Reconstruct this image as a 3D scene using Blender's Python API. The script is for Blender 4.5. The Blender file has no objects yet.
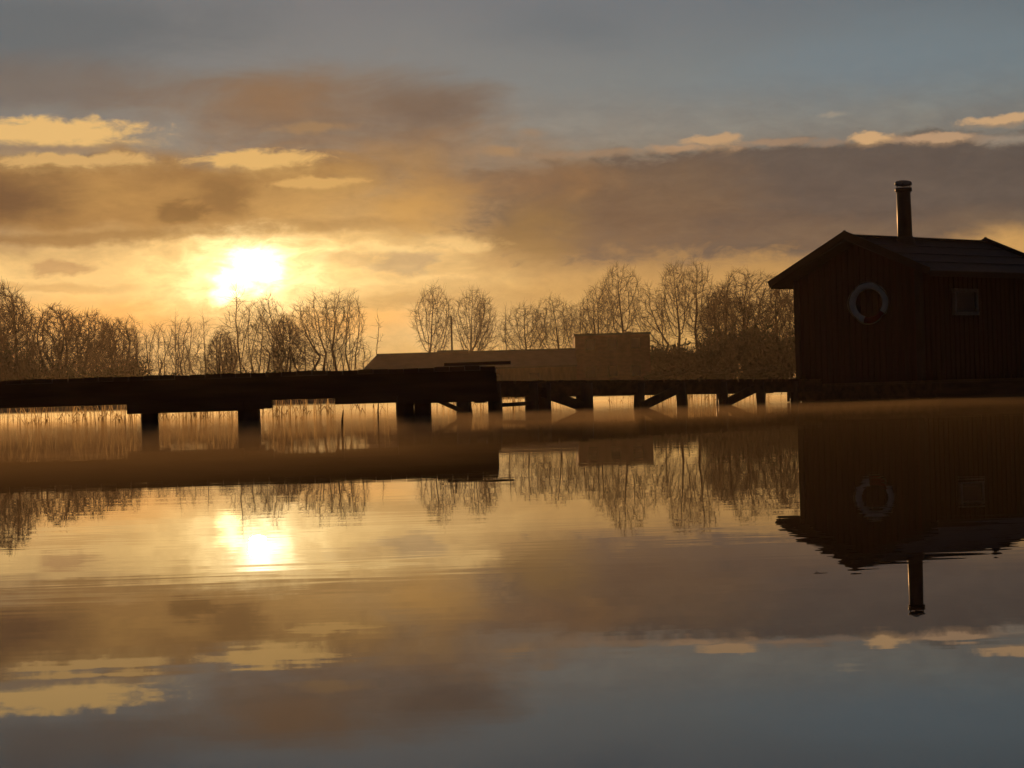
import bpy, bmesh, math, random
import numpy as np
from mathutils import Vector, Matrix

scene = bpy.context.scene
C = scene.collection
R = math.radians

# ------------------------------------------------------------------ camera
W, H, F = 1024, 768, 2000.0
CAM_H = 0.20
PITCH = math.atan(16.4 / F)          # horizon a little below the middle of the frame
ROLL = math.atan(0.030)              # hand-held: the horizon climbs to the right
cd = bpy.data.cameras.new('camera')
cam = bpy.data.objects.new('camera', cd)
C.objects.link(cam)
cd.sensor_width = 36.0
cd.lens = 36.0 * F / W
cd.clip_start, cd.clip_end = 0.05, 5000.0
rot = Matrix.Rotation(R(90) + PITCH, 3, 'X') @ Matrix.Rotation(-ROLL, 3, 'Z')
cam.matrix_world = Matrix.Translation((0, 0, CAM_H)) @ rot.to_4x4()
scene.camera = cam


def ray(px, py):
    return (rot @ Vector((px - W / 2, H / 2 - py, -F))).normalized()


def at(px, py, d):
    """world point at depth d (metres along +Y) seen at a photo pixel"""
    r = ray(px, py)
    return Vector((0, 0, CAM_H)) + r * (d / r.y)


def xat(px, d, z=0.5):
    """world x of photo column px at depth d and height z"""
    y = 400.0
    for _ in range(6):
        p = at(px, y, d)
        y -= (z - p.z) * F / d
    return at(px, y, d).x


def uv(px, py):
    r = ray(px, py)
    return F * math.atan2(r.x, r.y), F * math.asin(r.z)


# ------------------------------------------------------------------ light, sky
SUN = ray(250, 271)
sun_el = math.asin(SUN.z)
sun_az = math.atan2(SUN.x, SUN.y)
sl = bpy.data.lights.new('sun', 'SUN')
sl.energy = 5.0
sl.angle = R(0.5)
sl.color = (1.0, 0.50, 0.17)
so = bpy.data.objects.new('sun', sl)
C.objects.link(so)
so.rotation_euler = SUN.to_track_quat('Z', 'Y').to_euler()
so.location = (-20, 60, 40)

scene.view_settings.view_transform = 'Standard'
scene.view_settings.look = 'None'
scene.view_settings.exposure = 0.0
scene.view_settings.gamma = 1.0
scene.view_settings.use_curve_mapping = False
scene.cycles.use_denoising = True
scene.cycles.max_bounces = 8
scene.cycles.volume_bounces = 0
scene.cycles.transparent_max_bounces = 12
scene.cycles.caustics_reflective = False
scene.cycles.sample_clamp_indirect = 4.0

STR = 0.1


def lin(c):
    return tuple(((v / 255 + 0.055) / 1.055) ** 2.4 if v > 10 else v / 255 / 12.92 for v in c)


world = bpy.data.worlds.new('World')
scene.world = world
world.use_nodes = True
world.cycles.sampling_method = 'MANUAL'
world.cycles.sample_map_resolution = 1024
nt = world.node_tree
nt.nodes.clear()
N = nt.nodes


def nd(t, **k):
    n = N.new(t)
    for a, b in k.items():
        setattr(n, a, b)
    return n


def put(sock, v):
    if hasattr(v, 'is_output') or isinstance(v, bpy.types.NodeSocket):
        nt.links.new(v, sock)
    else:
        sock.default_value = v


def mth(op, a, b=None, c=None, clamp=False):
    n = nd('ShaderNodeMath', operation=op, use_clamp=clamp)
    for i, v in enumerate((a, b, c)):
        if v is not None:
            put(n.inputs[i], v)
    return n.outputs[0]


def vmt(op, a, b, out=0):
    n = nd('ShaderNodeVectorMath', operation=op)
    put(n.inputs[0], a)
    if b is not None:
        put(n.inputs[1], b)
    return n.outputs[out]


tc = nd('ShaderNodeTexCoord').outputs['Generated']
sep = nd('ShaderNodeSeparateXYZ')
nt.links.new(tc, sep.inputs[0])
U = mth('MULTIPLY', mth('ARCTAN2', sep.outputs[0], sep.outputs[1]), F)
V = mth('MULTIPLY', mth('ARCSINE', sep.outputs[2]), F)
cmb = nd('ShaderNodeCombineXYZ')
nt.links.new(U, cmb.inputs[0]); nt.links.new(V, cmb.inputs[1])
UV = cmb.outputs[0]


def noise(scale_u, scale_v, detail, rough=0.6, off=(0, 0, 0), color=False, dist=0.0):
    s = vmt('DIVIDE', UV, (scale_u, scale_v, 1))
    s = vmt('ADD', s, off)
    n = nd('ShaderNodeTexNoise', noise_dimensions='3D')
    n.inputs['Scale'].default_value = 1.0
    n.inputs['Detail'].default_value = detail
    n.inputs['Roughness'].default_value = rough
    n.inputs['Distortion'].default_value = dist
    nt.links.new(s, n.inputs['Vector'])
    return n.outputs['Color' if color else 'Fac']


warp = noise(110, 55, 3, 0.55, (3.1, 7.7, 0), True)
warp = vmt('MULTIPLY', vmt('SUBTRACT', warp, (0.5, 0.5, 0.5)), (70, 30, 0))
warp2 = noise(22, 14, 3, 0.6, (8.1, 2.7, 4), True)
warp2 = vmt('MULTIPLY', vmt('SUBTRACT', warp2, (0.5, 0.5, 0.5)), (16, 9, 0))
UVs = vmt('ADD', vmt('ADD', UV, warp), warp2)         # soft, strongly bent
UVc = vmt('ADD', vmt('ADD', UV, vmt('MULTIPLY', warp, (0.3, 0.3, 0))), warp2)
n_big = noise(150, 60, 5, 0.6, (1.7, 4.2, 0), dist=0.6)
n_fine = noise(34, 15, 5, 0.62, (5.2, 9.1, 2), dist=0.4)
n_wide = noise(420, 70, 5, 0.6, (11.3, 0.4, 1), dist=0.5)


def mixc(fac, a, b, mode='MIX'):
    m = nd('ShaderNodeMix', data_type='RGBA', blend_type=mode)
    m.clamp_factor = True
    put(m.inputs[0], fac)
    for i, v in ((6, a), (7, b)):
        if isinstance(v, tuple):
            v = tuple(v[:3]) + (1,)
        put(m.inputs[i], v)
    return m.outputs[2]


def smooth(x, a, b):
    n = nd('ShaderNodeMapRange', interpolation_type='SMOOTHSTEP')
    put(n.inputs[0], x)
    n.inputs[1].default_value, n.inputs[2].default_value = a, b
    return n.outputs[0]


def cl(c, k=1.0):
    return tuple(v / STR * k for v in lin(c))


sky = nd('ShaderNodeTexSky', sky_type='NISHITA')
sky.sun_disc = False
sky.sun_elevation = sun_el
sky.sun_rotation = sun_az
sky.altitude = 50
sky.air_density = 1.0
sky.dust_density = 2.0
sky.ozone_density = 1.5
skyc = mixc(1.0, sky.outputs[0], (0.62, 0.60, 0.60), 'MULTIPLY')

# thin veil of cloud and haze, warm near the horizon, grey-blue higher up
ramp = nd('ShaderNodeValToRGB')
vr = mth('DIVIDE', mth('ADD', V, vmt('DOT_PRODUCT', warp, (0, 1, 0), 1)), 1000.0)
nt.links.new(vr, ramp.inputs[0])
els = ramp.color_ramp.elements
stops = [(-0.01, (150, 112, 62)), (0.06, (182, 144, 86)), (0.115, (166, 130, 80)), (0.165, (138, 112, 80)), (0.215, (118, 108, 94)),
         (0.26, (116, 119, 115)), (0.31, (106, 120, 124)), (0.40, (90, 106, 117)), (0.60, (72, 82, 98)), (1.0, (36, 44, 58))]
while len(els) < len(stops):
    els.new(0.5)
for e, (p, c) in zip(els, stops):
    e.position = max(0, p)
    e.color = cl(c) + (1,)
# the half of the sky away from the sun is dusky
away = smooth(mth('ABSOLUTE', mth('SUBTRACT', U, F * sun_az)), 900, 2000)
veil = mixc(away, ramp.outputs[0], mixc(0.96, ramp.outputs[0], cl((9, 12, 20))))
veil_f = mth('SUBTRACT', 0.97, mth('MULTIPLY', smooth(V, 250, 1500), 0.5))
col = mixc(veil_f, skyc, veil)


def blob(px, py, rx, ry, c, op=1.0, e=(0.0, 0.6), amp=0.5, nz=None, crisp=False, gain=1.0, mode='MIX', ry2=None):
    """one cloud bank: an ellipse on the sky round a direction, its edge broken by noise; ry2 is the reach below"""
    global col
    cu, cv = uv(px, py)
    d = vmt('SUBTRACT', UVc if crisp else UVs, (cu, cv, 0))
    if ry2 is None:
        d = vmt('MULTIPLY', d, (1 / rx, 1 / ry, 0))
    else:
        s = nd('ShaderNodeSeparateXYZ'); nt.links.new(d, s.inputs[0])
        y = mth('ADD', mth('DIVIDE', mth('MAXIMUM', s.outputs[1], 0.0), ry), mth('DIVIDE', mth('MINIMUM', s.outputs[1], 0.0), ry2))
        k = nd('ShaderNodeCombineXYZ')
        nt.links.new(mth('DIVIDE', s.outputs[0], rx), k.inputs[0]); nt.links.new(y, k.inputs[1])
        d = k.outputs[0]
    L = vmt('LENGTH', d, None, 1)
    x = mth('SUBTRACT', 1.0, L)
    if amp:
        x = mth('MULTIPLY_ADD', mth('SUBTRACT', nz if nz is not None else n_big, 0.5), amp * 4, x)
    m = smooth(x, *e)
    if op != 1.0:
        m = mth('MULTIPLY', m, op)
    col = mixc(m, col, cl(c, gain), mode)


# -- wide soft banks first
blob(40, 30, 330, 75, (86, 100, 106), 0.85, (0.0, 0.9), 0.2)
blob(560, 25, 130, 40, (96, 108, 114), 0.6, (0.0, 0.9), 0.3)
blob(900, 60, 300, 60, (108, 125, 133), 0.65, (0.0, 0.9), 0.2)
blob(200, 295, 460, 120, (230, 189, 122), 0.95, (0.0, 0.7), 0.18)
blob(60, 335, 420, 50, (222, 172, 106), 0.6, (0.0, 0.9), 0.2)
blob(420, 300, 190, 75, (222, 184, 122), 0.75, (0.0, 0.9), 0.3)
blob(70, 90, 230, 40, (104, 96, 88), 0.7, (0.0, 1.0), 0.3)
blob(310, 112, 240, 66, (120, 97, 76), 0.85, (0.0, 0.9), 0.28)
blob(280, 100, 70, 30, (132, 102, 74), 0.5, (0.0, 1.0), 0.3)
blob(425, 112, 100, 60, (103, 90, 79), 0.8, (0.0, 1.0), 0.35)
blob(440, 150, 160, 34, (132, 106, 80), 0.75, (0.0, 0.9), 0.3)
blob(400, 172, 120, 36, (156, 122, 80), 0.7, (0.0, 0.9), 0.35)
blob(110, 196, 330, 58, (152, 114, 66), 0.95, (0.0, 0.5), 0.25, ry2=50)
blob(110, 196, 160, 30, (176, 134, 76), 0.6, (0.0, 0.9), 0.4)
blob(0, 196, 120, 44, (84, 64, 48), 0.9, (0.0, 0.9), 0.35)
blob(60, 236, 240, 10, (132, 98, 58), 0.75, (0.0, 0.7), 0.3)
blob(350, 208, 150, 42, (190, 148, 88), 0.7, (0.0, 0.8), 0.35)
blob(225, 196, 56, 28, (122, 92, 56), 0.85, (0.0, 0.8), 0.4, n_fine)
blob(176, 214, 36, 18, (112, 84, 50), 0.85, (0.0, 0.7), 0.4, n_fine)
blob(330, 226, 160, 12, (158, 122, 74), 0.6, (0.0, 0.8), 0.4)
# the great dark bank on the right: sharp top, soft foot
blob(860, 177, 460, 46, (82, 77, 73), 0.97, (0.0, 0.34), 0.24, n_fine, ry2=100)
blob(860, 232, 420, 28, (114, 95, 75), 0.6, (0.0, 1.0), 0.3)
blob(610, 205, 190, 62, (108, 89, 70), 0.85, (0.0, 0.8), 0.3, ry2=85)
blob(525, 235, 84, 62, (134, 106, 66), 0.85, (0.0, 0.9), 0.35)
blob(520, 185, 120, 36, (142, 106, 70), 0.6, (0.0, 0.9), 0.4)
blob(455, 194, 115, 34, (150, 117, 80), 0.75, (0.0, 1.0), 0.2)
blob(560, 294, 260, 36, (188, 148, 88), 0.8, (0.0, 0.9), 0.3)
blob(800, 280, 280, 34, (184, 142, 84), 0.85, (0.0, 0.9), 0.3)
blob(1010, 250, 140, 26, (206, 158, 92), 0.95, (0.0, 0.9), 0.3)
blob(430, 208, 100, 36, (200, 150, 78), 0.6, (0.0, 1.0), 0.3)
blob(120, 318, 190, 28, (230, 156, 76), 0.7, (0.0, 1.0), 0.2)
blob(340, 322, 120, 28, (232, 164, 86), 0.7, (0.0, 1.0), 0.2)
# -- grey tatters under the glow
blob(402, 264, 58, 17, (166, 140, 104), 0.85, (0.0, 0.6), 0.5, n_fine)
blob(345, 262, 44, 10, (186, 150, 100), 0.8, (0.0, 0.6), 0.5, n_fine)
blob(390, 300, 90, 12, (176, 138, 86), 0.75, (0.0, 0.7), 0.5, n_fine)
blob(62, 266, 40, 12, (168, 130, 88), 0.8, (0.0, 0.6), 0.5, n_fine)
blob(60, 288, 90, 9, (188, 145, 90), 0.7, (0.0, 0.7), 0.5, n_fine)
blob(460, 246, 60, 12, (228, 186, 120), 0.7, (0.0, 0.9), 0.4, n_fine)
blob(370, 250, 120, 7, (236, 200, 134), 0.6, (0.0, 0.9), 0.4, n_fine)
blob(380, 282, 110, 6, (232, 194, 128), 0.6, (0.0, 0.9), 0.4, n_fine)
# -- unevenness inside the cloud deck
tex = mth('ADD', mth('MULTIPLY', mth('SUBTRACT', n_wide, 0.5), 0.7), mth('MULTIPLY', mth('SUBTRACT', n_fine, 0.5), 0.5))
tex = mth('ADD', 1.0, mth('MULTIPLY', tex, mth('SUBTRACT', 1.0, smooth(V, 240, 350))))
k3 = nd('ShaderNodeCombineXYZ')
nt.links.new(tex, k3.inputs[0]); nt.links.new(tex, k3.inputs[1]); nt.links.new(mth('ADD', mth('MULTIPLY', tex, 0.8), 0.2), k3.inputs[2])
col = mixc(1.0, col, k3.outputs[0], 'MULTIPLY')
# -- lit rims and tufts: a wide dim body first, a smaller bright heart on top of it
def tuft(px, py, rx, ry, c, op=0.9):
    blob(px, py + ry * 0.25, rx * 1.12, ry * 1.2, tuple(v * 0.86 for v in c), op * 0.75, (0.0, 0.9), 0.30, n_fine, True)
    blob(px - rx * 0.05, py - ry * 0.1, rx * 0.95, ry * 0.85, c, op, (0.0, 0.5), 0.36, n_fine, True)
tuft(50, 133, 120, 19, (222, 180, 114), 1.0)
tuft(80, 160, 100, 10, (206, 165, 104), 0.9)
blob(40, 148, 110, 5, (134, 116, 98), 0.8, (0.0, 0.9), 0.35, n_fine, True)
tuft(265, 160, 80, 14, (218, 174, 106), 0.95)
tuft(318, 184, 66, 8, (206, 162, 96), 0.85)
blob(315, 127, 70, 7, (150, 120, 84), 0.7, (0.0, 0.9), 0.3, n_fine, True)
tuft(716, 141, 42, 10, (188, 152, 112), 0.85)
for px_, py_, rx_, c_ in ((680, 148, 60, (176, 142, 108)), (770, 143, 60, (158, 130, 104)), (830, 141, 40, (140, 120, 102)), (910, 140, 40, (164, 136, 110)), (985, 138, 40, (150, 130, 110))):
    blob(px_, py_, rx_, 6, c_, 0.75, (0.0, 0.8), 0.45, n_fine, True)
blob(600, 154, 90, 6, (146, 122, 98), 0.75, (0.0, 0.9), 0.35, n_fine, True)
tuft(874, 138, 34, 8, (204, 164, 118), 0.9)
tuft(944, 138, 40, 7, (184, 150, 116), 0.85)
tuft(1004, 119, 52, 7, (198, 160, 118), 0.9)
blob(1015, 139, 44, 9, (150, 138, 122), 0.75, (0.0, 0.9), 0.35, n_fine, True)
blob(832, 113, 18, 4, (150, 142, 126), 0.7, (0.0, 0.9), 0.35, n_fine, True)
blob(503, 150, 24, 8, (158, 126, 90), 0.7, (0.0, 0.9), 0.35, n_fine, True)
blob(535, 132, 20, 7, (140, 120, 98), 0.6, (0.0, 0.9), 0.35, n_fine, True)
# -- stratus outside the frame, so that the sky goes on all round
out = mth('MULTIPLY', smooth(mth('ABSOLUTE', U), 640, 1000), smooth(n_wide, 0.45, 0.62))
out = mth('MULTIPLY', out, mth('SUBTRACT', 1.0, smooth(V, 500, 1200)))
col = mixc(mth('MULTIPLY', out, 0.6), col, mixc(away, cl((118, 98, 82)), cl((40, 40, 46))))
# -- the sun behind the cloud: glow, then the burning patch itself
blob(245, 288, 330, 80, (255, 212, 120), 1.0, (0.0, 1.0), 0.14, None, gain=0.22, mode='ADD')
blob(250, 276, 150, 62, (255, 228, 160), 1.0, (0.0, 1.0), 0.2, n_fine, gain=0.34, mode='ADD')
blob(252, 273, 92, 54, (255, 236, 185), 1.0, (0.0, 1.0), 0.26, n_fine, True, gain=0.55, mode='ADD')
blob(254, 268, 42, 28, (255, 240, 205), 1.0, (0.0, 1.0), 0.26, n_fine, True, gain=2.6, mode='ADD')
blob(223, 289, 18, 24, (255, 230, 160), 1.0, (0.0, 0.9), 0.3, n_fine, True, gain=2.0, mode='ADD')

# below the horizon the world is dark water and earth
col = mixc(smooth(V, -30, 0), cl((40, 30, 20)), col)
bg = nd('ShaderNodeBackground')
nt.links.new(col, bg.inputs[0])
bg.inputs[1].default_value = STR
wo = nd('ShaderNodeOutputWorld')
nt.links.new(bg.outputs[0], wo.inputs[0])


# ------------------------------------------------------------------ helpers
def tag(o, label=None, cat=None, group=None, kind=None):
    if label: o['label'] = label
    if cat: o['category'] = cat
    if group: o['group'] = group
    if kind: o['kind'] = kind
    return o


def empty(name, loc, rz=0.0):
    o = bpy.data.objects.new(name, None)
    C.objects.link(o)
    o.location = loc
    o.rotation_euler = (0, 0, rz)
    o.empty_display_size = 0.3
    return o


class MB:
    """collects shapes, links them as one mesh object"""
    def __init__(s):
        s.v, s.f, s.m = [], [], []

    def poly(s, pts, faces, mi=0):
        b = len(s.v)
        s.v += [tuple(p) for p in pts]
        s.f += [tuple(i + b for i in f) for f in faces]
        s.m += [mi] * len(faces)
        return s

    def box(s, x0, x1, y0, y1, z0, z1, mi=0):
        p = [(x, y, z) for z in (z0, z1) for y in (y0, y1) for x in (x0, x1)]
        return s.poly(p, [(0, 2, 3, 1), (4, 5, 7, 6), (0, 1, 5, 4), (2, 6, 7, 3), (0, 4, 6, 2), (1, 3, 7, 5)], mi)

    def beam(s, a, b, w, h, mi=0, up=(0, 0, 1)):
        a, b = Vector(a), Vector(b)
        t = (b - a).normalized()
        up = Vector(up)
        if abs(t.dot(up)) > 0.98: up = Vector((1, 0, 0))
        sd = t.cross(up).normalized()
        u2 = sd.cross(t)
        p = [q + sd * i * w / 2 + u2 * j * h / 2 for q in (a, b) for i, j in ((-1, -1), (1, -1), (1, 1), (-1, 1))]
        return s.poly(p, [(3, 2, 1, 0), (4, 5, 6, 7), (0, 1, 5, 4), (1, 2, 6, 5), (2, 3, 7, 6), (3, 0, 4, 7)], mi)

    def tube(s, pts, rad, n=8, caps=True, mi=0):
        pts = [Vector(p) for p in pts]
        rings = []
        ref = Vector((0.31, 0.17, 0.93)).normalized()
        for i, p in enumerate(pts):
            t = (pts[min(i + 1, len(pts) - 1)] - pts[max(i - 1, 0)]).normalized()
            a = t.cross(ref)
            if a.length < 0.05: a = t.cross(Vector((1, 0, 0)))
            a.normalize(); b = t.cross(a)
            r = rad[i] if hasattr(rad, '__len__') else rad
            rings.append([p + (a * math.cos(k * math.tau / n) + b * math.sin(k * math.tau / n)) * r for k in range(n)])
        v = [q for g in rings for q in g]
        f = []
        for i in range(len(pts) - 1):
            for k in range(n):
                k2 = (k + 1) % n
                f.append((i * n + k, i * n + k2, (i + 1) * n + k2, (i + 1) * n + k))
        if caps:
            f.append(tuple(range(n - 1, -1, -1)))
            f.append(tuple(len(v) - n + k for k in range(n)))
        return s.poly(v, f, mi)

    def mesh(s, name, mats, smooth_=False):
        me = bpy.data.meshes.new(name)
        me.from_pydata(s.v, [], s.f)
        for m in (mats if isinstance(mats, (list, tuple)) else [mats]):
            me.materials.append(m)
        if any(s.m):
            me.polygons.foreach_set('material_index', s.m)
        if smooth_:
            me.polygons.foreach_set('use_smooth', [True] * len(s.f))
        me.update()
        return me

    def build(s, name, mats, parent=None, smooth_=False, bevel=0.0):
        o = bpy.data.objects.new(name, s.mesh(name, mats, smooth_))
        C.objects.link(o)
        if parent: o.parent = parent
        if bevel:
            b = o.modifiers.new('bevel', 'BEVEL'); b.width = bevel; b.segments = 2; b.limit_method = 'ANGLE'
        return o


def material(name, base, rough=0.8, var=0.35, scale=(3, 3, 3), base2=None, bump=0.3, spec=0.3, transl=0.0, metal=0.0):
    m = bpy.data.materials.new(name)
    m.use_nodes = True
    t = m.node_tree
    p = t.nodes['Principled BSDF']
    tcn = t.nodes.new('ShaderNodeTexCoord')
    mp = t.nodes.new('ShaderNodeMapping'); mp.inputs['Scale'].default_value = scale
    t.links.new(tcn.outputs['Object'], mp.inputs[0])
    nz = t.nodes.new('ShaderNodeTexNoise'); nz.inputs['Scale'].default_value = 1.0; nz.inputs['Detail'].default_value = 6
    t.links.new(mp.outputs[0], nz.inputs['Vector'])
    mx = t.nodes.new('ShaderNodeMix'); mx.data_type = 'RGBA'
    b2 = base2 or tuple(v * (1 - var) for v in base)
    mx.inputs[6].default_value = (*base, 1); mx.inputs[7].default_value = (*b2, 1)
    r = t.nodes.new('ShaderNodeMapRange'); r.inputs[1].default_value = 0.35; r.inputs[2].default_value = 0.65
    t.links.new(nz.outputs['Fac'], r.inputs[0]); t.links.new(r.outputs[0], mx.inputs[0])
    t.links.new(mx.outputs[2], p.inputs['Base Color'])
    p.inputs['Roughness'].default_value = rough
    p.inputs['Specular IOR Level'].default_value = spec
    p.inputs['Metallic'].default_value = metal
    if bump:
        b = t.nodes.new('ShaderNodeBump'); b.inputs['Strength'].default_value = bump; b.inputs['Distance'].default_value = 0.02
        t.links.new(nz.outputs['Fac'], b.inputs['Height']); t.links.new(b.outputs[0], p.inputs['Normal'])
    if transl:
        tr = t.nodes.new('ShaderNodeBsdfTranslucent'); t.links.new(mx.outputs[2], tr.inputs[0])
        ms = t.nodes.new('ShaderNodeMixShader'); ms.inputs[0].default_value = transl
        out = t.nodes['Material Output']
        t.links.new(p.outputs[0], ms.inputs[1]); t.links.new(tr.outputs[0], ms.inputs[2]); t.links.new(ms.outputs[0], out.inputs[0])
    return m


M = {
    'old_wood': material('weathered_dark_wood', (0.10, 0.062, 0.036), 0.75, 0.5, (1.2, 9, 9)),
    'post_wood': material('wet_post_wood', (0.075, 0.047, 0.028), 0.6, 0.5, (7, 7, 1.2)),
    'hut_wood': material('dark_red_boards', (0.028, 0.008, 0.006), 0.75, 0.45, (9, 9, 1.0)),
    'trim': material('black_tarred_trim', (0.022, 0.014, 0.011), 0.7, 0.4, (4, 4, 4)),
    'felt': material('roofing_felt', (0.036, 0.038, 0.042), 0.72, 0.35, (6, 6, 6), spec=0.4),
    'steel': material('sooty_steel', (0.035, 0.030, 0.028), 0.55, 0.4, (8, 8, 3), metal=0.0, bump=0.1),
    'white': material('weathered_white_paint', (0.70, 0.70, 0.68), 0.6, 0.15, (6, 6, 6), bump=0.1),
    'frame': material('grey_white_paint', (0.26, 0.26, 0.26), 0.6, 0.2, (6, 6, 6), bump=0.1),
    'red': material('dark_red_canvas', (0.16, 0.012, 0.010), 0.7, 0.3, (6, 6, 6), bump=0.1),
    'rope': material('grey_rope', (0.20, 0.18, 0.15), 0.9, 0.3, (30, 30, 30)),
    'float': material('black_plastic_float', (0.02, 0.02, 0.02), 0.5, 0.3, (4, 4, 4), bump=0.05),
    'bark': material('dark_bark', (0.066, 0.038, 0.024), 0.9, 0.45, (3, 3, 1.0)),
    'twig': material('bare_twigs', (0.076, 0.040, 0.022), 0.85, 0.4, (1, 1, 1), bump=0.0),
    'bush': material('winter_scrub', (0.055, 0.042, 0.022), 0.85, 0.5, (0.8, 0.8, 0.8), bump=0.0, base2=(0.028, 0.030, 0.012)),
    'reed': material('dry_reed', (0.50, 0.40, 0.22), 0.7, 0.5, (9, 9, 0.6), bump=0.0, transl=0.8, base2=(0.10, 0.065, 0.035)),
    'ground': material('winter_grass_ground', (0.060, 0.050, 0.025), 0.95, 0.5, (0.15, 0.15, 0.15), bump=0.4),
    'brick': material('dull_brick', (0.13, 0.062, 0.045), 0.85, 0.35, (1.5, 1.5, 3)),
    'tile': material('slate_grey_roof', (0.055, 0.047, 0.042), 0.75, 0.35, (1.0, 1.0, 1.0)),
    'plank': material('brown_stained_planks', (0.11, 0.065, 0.040), 0.8, 0.35, (4, 4, 0.8)),
}
mg = bpy.data.materials.new('window_glass'); mg.use_nodes = True
pg = mg.node_tree.nodes['Principled BSDF']
pg.inputs['Base Color'].default_value = (0.012, 0.014, 0.014, 1); pg.inputs['Roughness'].default_value = 0.06
M['glass'] = mg


# ------------------------------------------------------------------ water
def make_water():
    m = bpy.data.materials.new('still_lake_water'); m.use_nodes = True
    t = m.node_tree
    t.nodes.clear()
    out = t.nodes.new('ShaderNodeOutputMaterial')
    tcn = t.nodes.new('ShaderNodeTexCoord')

    def nz(sx, sy, detail, off=0.0, dist=0.0):
        mp = t.nodes.new('ShaderNodeMapping')
        mp.inputs['Scale'].default_value = (sx, sy, 1)
        mp.inputs['Location'].default_value = (off, off * 0.7, 0)
        t.links.new(tcn.outputs['Object'], mp.inputs[0])
        n = t.nodes.new('ShaderNodeTexNoise'); n.noise_dimensions = '2D'
        n.inputs['Scale'].default_value = 1; n.inputs['Detail'].default_value = detail; n.inputs['Distortion'].default_value = dist
        t.links.new(mp.outputs[0], n.inputs['Vector'])
        return n.outputs['Fac']

    def mm(op, a, b):
        n = t.nodes.new('ShaderNodeMath'); n.operation = op
        for i, v in enumerate((a, b)):
            if isinstance(v, (int, float)): n.inputs[i].default_value = v
            else: t.links.new(v, n.inputs[i])
        return n.outputs[0]

    swell = nz(0.35, 1.1, 2, 0.0, 0.3)          # long lazy undulation
    ripple = nz(2.6, 10.0, 2, 13.0, 0.2)         # small cat's-paw ripples
    patch = nz(0.05, 0.16, 3, 5.0)              # where the breeze touches
    pr = t.nodes.new('ShaderNodeMapRange'); pr.interpolation_type = 'SMOOTHSTEP'
    pr.inputs[1].default_value = 0.42; pr.inputs[2].default_value = 0.66
    pr.inputs[3].default_value = 0.35; pr.inputs[4].default_value = 1.0
    t.links.new(patch, pr.inputs[0])
    hgt = mm('ADD', mm('MULTIPLY', swell, 0.00045), mm('MULTIPLY', mm('MULTIPLY', ripple, 0.00023), pr.outputs[0]))
    b = t.nodes.new('ShaderNodeBump'); b.inputs['Strength'].default_value = 1.0; b.inputs['Distance'].default_value = 1.0
    t.links.new(hgt, b.inputs['Height'])
    gl = t.nodes.new('ShaderNodeBsdfGlossy'); gl.inputs['Color'].default_value = (0.95, 0.95, 0.95, 1); gl.inputs['Roughness'].default_value = 0.003
    df = t.nodes.new('ShaderNodeBsdfDiffuse'); df.inputs['Color'].default_value = (0.020, 0.016, 0.010, 1)
    t.links.new(b.outputs[0], gl.inputs['Normal'])
    fr = t.nodes.new('ShaderNodeFresnel'); fr.inputs['IOR'].default_value = 1.33
    f2 = mm('MINIMUM', mm('ADD', mm('MULTIPLY', fr.outputs[0], 0.94), 0.05), 1.0)
    ms = t.nodes.new('ShaderNodeMixShader')
    t.links.new(f2, ms.inputs[0]); t.links.new(df.outputs[0], ms.inputs[1]); t.links.new(gl.outputs[0], ms.inputs[2])
    t.links.new(ms.outputs[0], out.inputs[0])
    w = MB().poly([(-420, -120, 0), (420, -120, 0), (420, 400, 0), (-420, 400, 0)], [(0, 1, 2, 3)]).build('water', m)
    tag(w, 'still brown lake water mirroring the sunset', 'water', kind='structure')


make_water()

# ------------------------------------------------------------------ ground (lake bed and far shore, one sheet)
rnd = random.Random(4)
def shore_y(x):
    return 176 + 6 * math.sin(x * 0.05) + 3 * math.sin(x * 0.17 + 1)
def ground_z(x, y):
    s = y - shore_y(x)
    if s < -25: return -1.6
    if s < 6: return -1.6 + (s + 25) / 31 * 2.3
    return 0.7 + min(1.2, (s - 6) * 0.02) + 0.15 * math.sin(x * 0.21) * math.sin(y * 0.13)
xs = list(np.linspace(-440, 440, 90)); ys = [-140, 0, 80, 120] + list(np.linspace(140, 230, 28)) + [250, 300, 360, 420]
gm = MB()
gm.poly([(x, y, ground_z(x, y)) for y in ys for x in xs],
        [(j * 90 + i, j * 90 + i + 1, (j + 1) * 90 + i + 1, (j + 1) * 90 + i) for j in range(len(ys) - 1) for i in range(89)])
tag(gm.build('ground', M['ground'], smooth_=True), 'dark far shore and lake bed', 'ground', kind='structure')

# ------------------------------------------------------------------ air: even haze over everything, and a low bank of mist on the lake
def volume_prism(name, outline, z0, z1, color, density, aniso, label):
    m = bpy.data.materials.new(name); m.use_nodes = True
    t = m.node_tree; t.nodes.clear()
    v = t.nodes.new('ShaderNodeVolumePrincipled')
    v.inputs['Color'].default_value = (*color, 1); v.inputs['Density'].default_value = density; v.inputs['Anisotropy'].default_value = aniso
    o = t.nodes.new('ShaderNodeOutputMaterial'); t.links.new(v.outputs[0], o.inputs['Volume'])
    n = len(outline)
    b = MB().poly([(x, y, z0) for x, y in outline] + [(x, y, z1) for x, y in outline],
                  [tuple(range(n))[::-1], tuple(range(n, 2 * n))] + [(i, (i + 1) % n, n + (i + 1) % n, n + i) for i in range(n)]).build(name, m)
    tag(b, label, 'haze', kind='stuff')


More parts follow.
